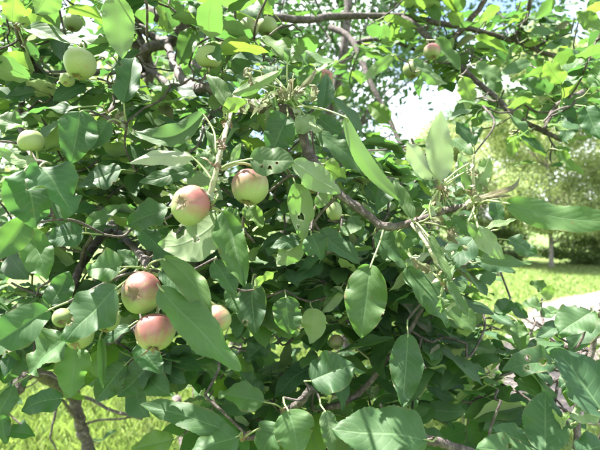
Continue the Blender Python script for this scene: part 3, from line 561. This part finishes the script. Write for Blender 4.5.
# apples and boughs that show in the photograph keep a clear line of sight
GUARD = [(80,64,.64,17),(67,80,.66,8),(31,141,.6,13),(209,57,.78,13),(249,28,.95,10),(267,27,.98,10),(79,335,.55,15),(107,320,.6,13),(311,184,.72,10),(334,211,.68,9),(432,52,1.2,8),(412,70,1.25,9),(325,77,.8,8),(62,318,.62,10),(73,23,.95,9),(336,342,.85,8),(70,398,1.68,5),(78,420,1.68,7),(84,440,1.68,7)]
for line, g_ in (([(172,8,1.14),(183,21,1.16),(181,30,1.17),(170,43,1.2),(146,50,1.25),(137,42,1.27),(136,24,1.25),(147,13,1.22),(164,14,1.22)], 5), ([(174,62,1.08),(183,80,.93),(196,88,.84),(212,88,.76)], 5), ([(143,58,1.3),(150,70,1.27),(166,82,1.2)], 4), ([(235,11,1.2),(262,16,1.22),(305,20,1.27),(335,16,1.32),(400,17,1.37),(450,25,1.39),(482,32,1.39),(520,43,1.39),(552,55,1.39)], 4),
        ([(330,27,1.7),(350,38,1.65),(361,60,1.6),(374,90,1.55),(386,112,1.5)], 4), ([(420,30,1.33),(440,50,1.29),(470,76,1.25),(498,100,1.22),(518,118,1.2),(545,132,1.18)], 4), ([(456,36,1.27),(470,20,1.24),(484,2,1.2)], 4), ([(100,238,.98),(88,256,.9),(80,268,.86),(72,290,.83)], 4), ([(342,404,.78),(374,378,.78),(398,346,.78),(410,330,.78)], 3)):
    for (a0, b0_, c0_), (a1, b1_, c1_) in zip(line, line[1:]):
        for k in range(6): t_ = k / 6; GUARD.append((lerp(a0, a1, t_), lerp(b0_, b1_, t_), lerp(c0_, c1_, t_), g_))
GU = np.array(GUARD)
def hides(m_, L):
    u, v = px(m_); return bool(np.any((np.hypot(GU[:, 0] - u, GU[:, 1] - v) < GU[:, 3] + .3 * L * F / m_.y) & (m_.y < GU[:, 2] + .02)))
FILL = []                                                # (base, axis, normal, length, width ratio, tint)
random.seed(33)
def cluster(c, grow, n, tw=True, check=True, lmul=1.0):
    k = 0
    for i in range(n):
        a = random.uniform(0, 6.283); e = random.uniform(-.35, .75)
        s = Vector((math.cos(a), math.sin(a), 0)); ax = (s * math.cos(e) + grow * math.sin(e) + Vector((0, 0, random.uniform(-.75, .1)))).normalized()
        L = random.uniform(.052, .094) * lmul; base = c + ax * random.uniform(.012, .03)
        m_ = base + ax * L * .5
        if m_.y > .3 and check:
            u, v = px(m_)
            if random.random() > dens(u, v) * 1.02: continue
            if m_.y < .67 and -40 < u < 640 and -40 < v < 490: continue
        if m_.y < .3 and m_.z < 1.5 + .3: continue
        if m_.y < .74 and m_.z - 1.5 < .5 * m_.y + .05 and abs(m_.x) < .7 * m_.y + .1: continue
        if m_.y > .3 and hides(m_, L) and random.random() < .85: continue
        if blocks_light(m_): continue
        nr = Vector((random.gauss(0, .45), random.gauss(-.25, .45), 1)); nr = (nr - ax * nr.dot(ax)).normalized()
        ye = max(0, min(1, random.gauss(.16, .13))) if random.random() > .1 else random.uniform(.5, .9)
        FILL.append((base, ax, nr, L, random.uniform(.48, .66), (random.uniform(.1, .85), ye, 0 if random.random() > .04 else random.uniform(.2, .7)), c)); k += 1
    if k and tw:
        TW.append((c, .002))
cells = 0
while cells < 560:                                       # what the camera sees between the near leaves
    u, v = random.uniform(-40, 640), random.uniform(-40, 490); d = .78 + 1.35 * random.random() ** 1.3
    if random.random() > dens(u, v): continue
    if dens(u, v) < .9 and nearest_wood(at(u, v, d))[1] > (.16 if u < 480 else .11): continue
    cells += 1; cluster(at(u, v, d), Vector((random.gauss(0, .5), random.gauss(-.3, .5), .6)).normalized(), random.randint(5, 8))
cells = 0
while cells < 250:                                       # smaller leaves close behind the front ones
    u, v = random.uniform(-20, 620), random.uniform(-20, 470); d = random.uniform(.7, 1.05)
    if random.random() > dens(u, v) or (dens(u, v) < .9 and nearest_wood(at(u, v, d))[1] > .12): continue
    cells += 1; cluster(at(u, v, d), Vector((random.gauss(0, .5), random.gauss(-.3, .5), .6)).normalized(), random.randint(4, 7), lmul=random.uniform(.45, .8))
for i in range(820):                                     # the crown above and beside the frame, which shades it
    x, y, z = random.uniform(-1.9, .75), random.uniform(-.5, 2.4), random.uniform(1.75, 3.3)
    if y > .75 and random.random() < .85: continue
    if ((x + .6) / 1.6) ** 2 + ((y - .9) / 1.6) ** 2 + ((z - 1.9) / 1.9) ** 2 > 1.05: continue
    if y > .05 and z < 1.5 + .56 * y + .1 and abs(x) < .72 * y + .12: continue
    if z < 1.95 and y < .35: continue
    cluster(Vector((x, y, z)), Vector((random.gauss(0, .5), random.gauss(0, .5), .7)).normalized(), random.randint(5, 8))
for i in range(240):                                     # unseen far right crown, added above the frame to shade the path
    x, y = random.uniform(.1, 1.7), random.uniform(1.9, 3.7); z = random.uniform(1.5 + .47 * y + .16, 4.0)
    cluster(Vector((x, y, z)), Vector((random.gauss(0, .5), random.gauss(0, .5), .7)).normalized(), random.randint(5, 8), check=False, lmul=1.1)
for i in range(360):                                     # unseen boughs added just above and behind the camera to shade the front leaves
    x, y, z = random.uniform(-1.25, .5), random.uniform(-.6, .55), random.uniform(2.02, 2.9)
    if z < 1.5 + .56 * y + .3 and y > 0: continue
    cluster(Vector((x, y, z)), Vector((random.gauss(0, .5), random.gauss(0, .5), .7)).normalized(), random.randint(5, 8))
for i in range(60):                                      # the dense middle right, over the lawn
    cluster(at(random.uniform(330, 478), random.uniform(235, 345), random.uniform(.8, 1.35)), Vector((random.gauss(0, .5), random.gauss(-.3, .5), .6)).normalized(), random.randint(5, 7))
ur = [p for p, r in SCAF if p.y > .9 and 395 < px(p)[0] < 610 and -10 < px(p)[1] < 138]
for i in range(120):                                     # leafy sprays along the upper right boughs
    p = random.choice(ur) + Vector((random.gauss(0, .045), random.gauss(0, .06), random.gauss(.01, .04)))
    u, v = px(p)
    if 392 < u < 478 and v > 78: continue
    cluster(p, Vector((random.gauss(0, .5), random.gauss(-.3, .5), .6)).normalized(), random.randint(4, 6), check=False, lmul=random.uniform(.55, .85))
# hidden wood that carries the crown above the frame
for spec in ([(200,-200,1.4), Vector((-.2,1.0,2.8)), Vector((-.1,.6,3.0)), Vector((.1,.2,2.9))], [(190,-90,1.3), Vector((-.8,1.2,2.5)), Vector((-1.2,1.0,2.8)), Vector((-1.6,.6,2.7))],
             [(360,-160,2.0), Vector((.4,2.0,3.0)), Vector((.6,1.6,3.3)), Vector((.9,1.2,3.2))], [(140,-60,1.1), Vector((-.5,.8,2.3)), Vector((-.7,.4,2.4)), Vector((-.9,.1,2.3))], [(190,-90,1.3), Vector((-.5,1.6,2.9)), Vector((-.7,2.2,3.2))], [(360,-160,2.0), Vector((.7,2.5,3.25)), Vector((1.1,2.9,3.5)), Vector((1.6,3.2,3.5))], [(360,-160,2.0), Vector((.4,2.7,3.4)), Vector((.6,3.3,3.7))]):
    wood('branch', spec, .011, .004)
SC = np.array([list(p) for p, r in SCAF])

# templates for the filling leaves
TPL = []
for k in range(8):
    random.seed(60 + k)
    V, Fq, uv = leaf_grid(Vector((0, 0, 0)), Vector((1, 0, 0)), Vector((0, 0, 1)), 1.0, .57, 8, 4, random.uniform(.1, .6), random.uniform(-.05, .35), random.uniform(-.06, .06), random.uniform(.03, .09), random.uniform(0, 6), .03, random.uniform(-.6, .6))
    # short stalk strip as a thin three-sided tube
    a, f = tube_arrays([(-.26, 0, -.03), (-.12, 0, .01), (.03, 0, 0)], [.012, .010, .007], 3, 0, False); o = len(V)
    V = list(V) + list(a); Fq = Fq + [tuple(q + o for q in x) for x in f]; uv = list(uv) + [(.3, .5)] * len(a)
    if FLIP: Fq = [x[::-1] for x in Fq]
    TPL.append((np.array([list(x) for x in V]), np.array(Fq), np.array(uv)))
random.seed(77)
def basis(ax, nr):
    s = nr.cross(ax); return Matrix((ax, s, nr)).transposed()
def shows(b):
    m_ = b[0] + b[1] * b[3] * .5
    if m_.y < .3: return 0
    u, v = px(m_)
    return (b[3] / m_.y) if (0 < u < 600 and 0 < v < 450) else 0
order = sorted(range(len(FILL)), key=lambda i: -shows(FILL[i])); NP = max(0, 310 - NHERO); own = set(order[:NP])
cache = {}
for i in order[:NP]:
    b, ax, nr, L, wr, tn, c = FILL[i]; k = i % 8; tk = (k, int(tn[0] * 3), int(tn[1] * 5), tn[2] > 0)
    if tk not in cache:
        V, Fq, uv = TPL[k]; cache[tk] = mesh_np('leaf', V, Fq, uv, [tn + (1,)] * len(V)); cache[tk].materials.append(M_LEAF)
    o = link('leaf', cache[tk], M_LEAF, tree); mw = basis(ax, nr).to_4x4() @ Matrix.Diagonal((L, L * wr / .57, L, 1)); mw.translation = b
    o.matrix_parent_inverse = Matrix.Identity(4); o.matrix_basis = Matrix.Translation(-tree.location) @ mw
AV, AF, AU, AT = [], [], [], []; off = 0
for i, (b, ax, nr, L, wr, tn, c) in enumerate(FILL):
    if i in own: continue
    V, Fq, uv = TPL[i % 8]; m3 = np.array(basis(ax, nr)); X = (V * np.array([L, L * wr / .57, L])) @ m3.T + np.array(b)
    AV.append(X); AF.append(Fq + off); AU.append(uv); AT.append(np.tile(np.array(tn + (1,)), (len(V), 1))); off += len(V)
fo = link('foliage', mesh_np('foliage', np.concatenate(AV), np.concatenate(AF), np.concatenate(AU), np.concatenate(AT)), M_LEAF, tree); fo['kind'] = 'stuff'
fo['label'] = 'mass of smaller shaded leaves deeper in the crown, with unseen shade leaves added overhead'
# thin twigs from every cluster to the nearest wood
TV, TF = [], []
SCL = [list(p) for p, r in SCAF]; SCA = np.array(SCL)
TW.sort(key=lambda q: nearest_wood(q[0])[1])
for p, r in TW:
    dd_ = np.linalg.norm(SCA - np.array(p), axis=1)
    if p.y < .35 or not (-15 < px(p)[1] < 470):      # boughs above the frame grow from the wood above it
        vv_ = 225 - (SCA[:, 2] - 1.5) / np.maximum(SCA[:, 1], .05) * F
        dd_ = np.where((SCA[:, 1] > .3) & (SCA[:, 1] < .95) & (vv_ > -12), 9.0, dd_)
    i = int(np.argmin(dd_)); dist = float(dd_[i]); q = Vector(SCA[i])
    m_ = p.lerp(q, .5) + Vector((random.gauss(0, .1), random.gauss(0, .1), random.gauss(-.08, .1))) * dist
    P = catmull([q, m_, p], 4); r1 = min(.0034, .0014 + dist * .008); a, f = tube_arrays(P, [lerp(r1, r, i / (len(P) - 1)) for i in range(len(P))], 5)
    o = len(TV); TV.extend(a); TF.extend([tuple(x + o for x in y) for y in f])
    SCA = np.concatenate([SCA, np.array([list(x) for x in P[2::2]])])
tw = link('twig_growth', mesh_mixed('twig_growth', TV, TF), M_BARK, tree); tw['kind'] = 'stuff'

# ------------------------------------------------------------------ apples
random.seed(91)
def apple(u, v, dpx, d, cal, label, red=0., blush=(.3, -.2, .9), pale=.5, node=None, elong=1.0, sep=True, scar=0, slen=1.0):
    """cal: direction the blossom end points (x right, y away, z up)"""
    r = dpx * .5 * d / F; C = at(u, v, d); cz = Vector(cal).normalized(); bl = Vector(blush).normalized()
    root = empty('apple', C, label, 'apple', 'young apples on the tree')
    up = Vector((0, 0, 1)) if abs(cz.z) < .95 else Vector((1, 0, 0)); x = up.cross(cz).normalized(); y = cz.cross(x); nr_, ns = 22, 32; V = []; T = []
    k5 = random.uniform(0, 6.28); sq = random.uniform(-.05, .05)
    for i in range(nr_ + 1):
        th = math.pi * i / nr_; ct, s_ = math.cos(th), math.sin(th)
        rad = s_ ** .92 * (1 + .07 * ct * -1 * s_); h = ct * .93 * elong
        h -= .12 * math.exp(-(th / .24) ** 2); h += .24 * math.exp(-((math.pi - th) / .34) ** 2)
        for j in range(ns):
            a = 2 * math.pi * j / ns; q = rad * (1 + .022 * math.cos(5 * a + k5) * (.4 + max(0, ct)) + sq * math.cos(2 * a + k5) + .035 * math.cos(a + 2 * k5) * ct + .015 * math.sin(3 * a + 4 * th + k5))
            p = (x * math.cos(a) * q + y * math.sin(a) * q + cz * h) * r; V.append(p)
            dn = (x * math.cos(a) * s_ + y * math.sin(a) * s_ + cz * ct); bz = max(0, min(1, .5 + .62 * dn.dot(bl))) * red * (1 + .10 * math.sin(9 * a + 3 * k5) + .09 * math.sin(17 * a + k5) + .06 * math.sin(31 * a))
            ru = .8 * math.exp(-(th / .22) ** 4) + (.6 * math.exp(-((math.pi - th) / .3) ** 2))
            if scar and math.hypot(math.cos(a) * s_ - .25, math.sin(a) * s_ - .1) < .2 and ct > 0: ru = max(ru, .55 * scar)
            T.append((bz, pale, min(1, ru), 1))
    Fq = [(i * ns + j, (i + 1) * ns + j, (i + 1) * ns + (j + 1) % ns, i * ns + (j + 1) % ns) for i in range(nr_) for j in range(ns)]
    me = mesh_np('skin', [tuple(p) for p in V], Fq, tint=T); bm = bmesh.new(); bm.from_mesh(me); bmesh.ops.remove_doubles(bm, verts=bm.verts, dist=1e-6); bmesh.ops.recalc_face_normals(bm, faces=bm.faces); bm.to_mesh(me); bm.free()
    me.polygons.foreach_set('use_smooth', np.ones(len(me.polygons), dtype=bool)); o = link('skin', me, M_APPLE, root); o.matrix_parent_inverse = Matrix.Identity(4)
    # stem to the wood
    s0 = cz * (-.62 * r * elong)
    if node is None:
        q, dist, _ = nearest_wood(C - cz * r * 1.5 + Vector((0, .01, .01))); E = q - C
        if dist > .16: E = -cz * r * 2.2 + Vector((0, .02, .02))
    else: E = at(*node) - C
    P = catmull([s0, s0 - cz * r * .55, (s0 - cz * r * .9) * .5 + E * .5 + Vector((0, 0, .12 * r)), E], 5); a, f = tube_arrays(P, [lerp(.0012, .0017, i / (len(P) - 1)) for i in range(len(P))], 6)
    o = link('stem', mesh_mixed('stem', a, f), M_FSTEM, root); o.matrix_parent_inverse = Matrix.Identity(4)
    if sep:
        VV, FF = [], []; b0 = cz * (r * .80 * elong)
        for s in range(5):
            a = 6.283 * s / 5 + k5; dr = x * math.cos(a) + y * math.sin(a); tg = cz.cross(dr); ln = r * random.uniform(.24, .56) * slen; sp = random.uniform(.7, 1.25); o_ = len(VV)
            for t in range(5):
                q = t / 4; c = b0 + dr * (r * .10 + ln * q * sp * .8) + cz * (ln * (.55 if slen < 1.2 else .95) * q * (1 - .3 * q)) + tg * (random.uniform(-.07, .07) * r); wd = r * random.uniform(.07, .12) * (1 - q) ** .7 + r * .008
                VV += [c - tg * wd, c + dr * r * .012 + cz * r * .02, c + tg * wd]
            for t in range(4):
                for e in range(2): FF.append((o_ + t * 3 + e, o_ + t * 3 + e + 1, o_ + t * 3 + e + 4, o_ + t * 3 + e + 3))
        o = link('calyx', mesh_mixed('calyx', VV, FF), M_CALYX, root); o.matrix_parent_inverse = Matrix.Identity(4)
    return root
A = apple
A(190,205,40,.52,(-.28,-.9,.12),'red-cheeked apple under the pale spur, its blossom end facing out',.95,(.55,-.2,.75),.75,(210,190,.525),.92,scar=.8)
A(250,187,38,.54,(-.15,-.35,-1),'pale green apple with pink shoulder tucked under a chewed leaf',.85,(-.3,-.1,1),.65,(222,170,.525))
A(141,293,41,.51,(-.12,-1,.05),'rosy apple with open blossom end, upper one of the touching pair',.9,(.1,-.2,.9),.7,(147,269,.575),.93,scar=.5)
A(155,332,39,.50,(.05,-.7,-1),'rosy apple with hanging dry sepals, lower one of the touching pair',.92,(-.1,-.5,.8),.6,(148,272,.575),slen=1.45)
A(80,64,32,.64,(-.1,-.3,-1),'plump green apple high on the left beside a tiny fruitlet',.12,(0,0,1),.6,(80,46,.72))
A(67,80,14,.66,(.1,-.6,-.6),'tiny green fruitlet touching the plump green apple',.0,(0,0,1),.55,(50,74,1.02))
A(31,141,24,.6,(.02,-.1,1),'small green apple near the left edge, sepals pointing up',.45,(-.7,-.2,.7),.65,(38,166,.64))
A(209,57,25,.78,(.05,-.15,1),'round bright green apple below the crossing brown limbs',.1,(0,0,1),.85,(205,80,1.0))
A(249,28,20,.95,(.1,-.5,-1),'dull green apple, left one of two hanging side by side at top',.45,(.5,-.2,.6),.4)
A(267,27,21,.98,(0,-.4,-1),'dull green apple, right one of two hanging side by side at top',.3,(.5,-.2,.6),.4)
A(79,335,29,.55,(.05,-.8,-.6),'yellow-green apple half hidden below the notched leaf',.1,(0,0,1),.45)
A(107,320,25,.6,(0,-.5,-.8),'yellow-green apple in shade behind the notched leaf',.05,(0,0,1),.4)
A(217,319,28,.58,(-.5,-.8,-.2),'reddish apple peeping out behind two long leaves',.75,(-.3,-.6,.5),.5,scar=.7)
A(311,184,20,.72,(.1,-.5,-.8),'small green apple in shade under the ribbed pale leaf',.0,(0,0,1),.45)
A(334,211,16,.68,(.1,-.2,-1),'narrow green fruitlet hanging just below the brown branch',.0,(0,0,1),.4,elong=1.35)
A(432,52,17,1.2,(0,-.5,-.8),'small apple with a red top among the upper right leaves',.95,(.1,-.2,1),.5)
A(412,70,18,1.25,(0,-.4,-.9),'small greenish apple hanging left of the red-topped one',.4,(0,0,1),.45)
A(325,77,16,.8,(.2,-.9,-.1),'small reddish apple beside the withered leaf cluster',.85,(.2,-.5,.6),.4)
A(62,318,19,.62,(.3,-.8,-.3),'small dark green apple between two large left leaves',.0,(0,0,1),.1)
A(73,23,18,.95,(0,-.4,-.9),'dim green apple in deep shade at upper left',.0,(0,0,1),.3)
A(336,342,15,.85,(0,-.7,-.5),'small brownish apple in shade low in the middle',.5,(0,-.5,.7),.3)
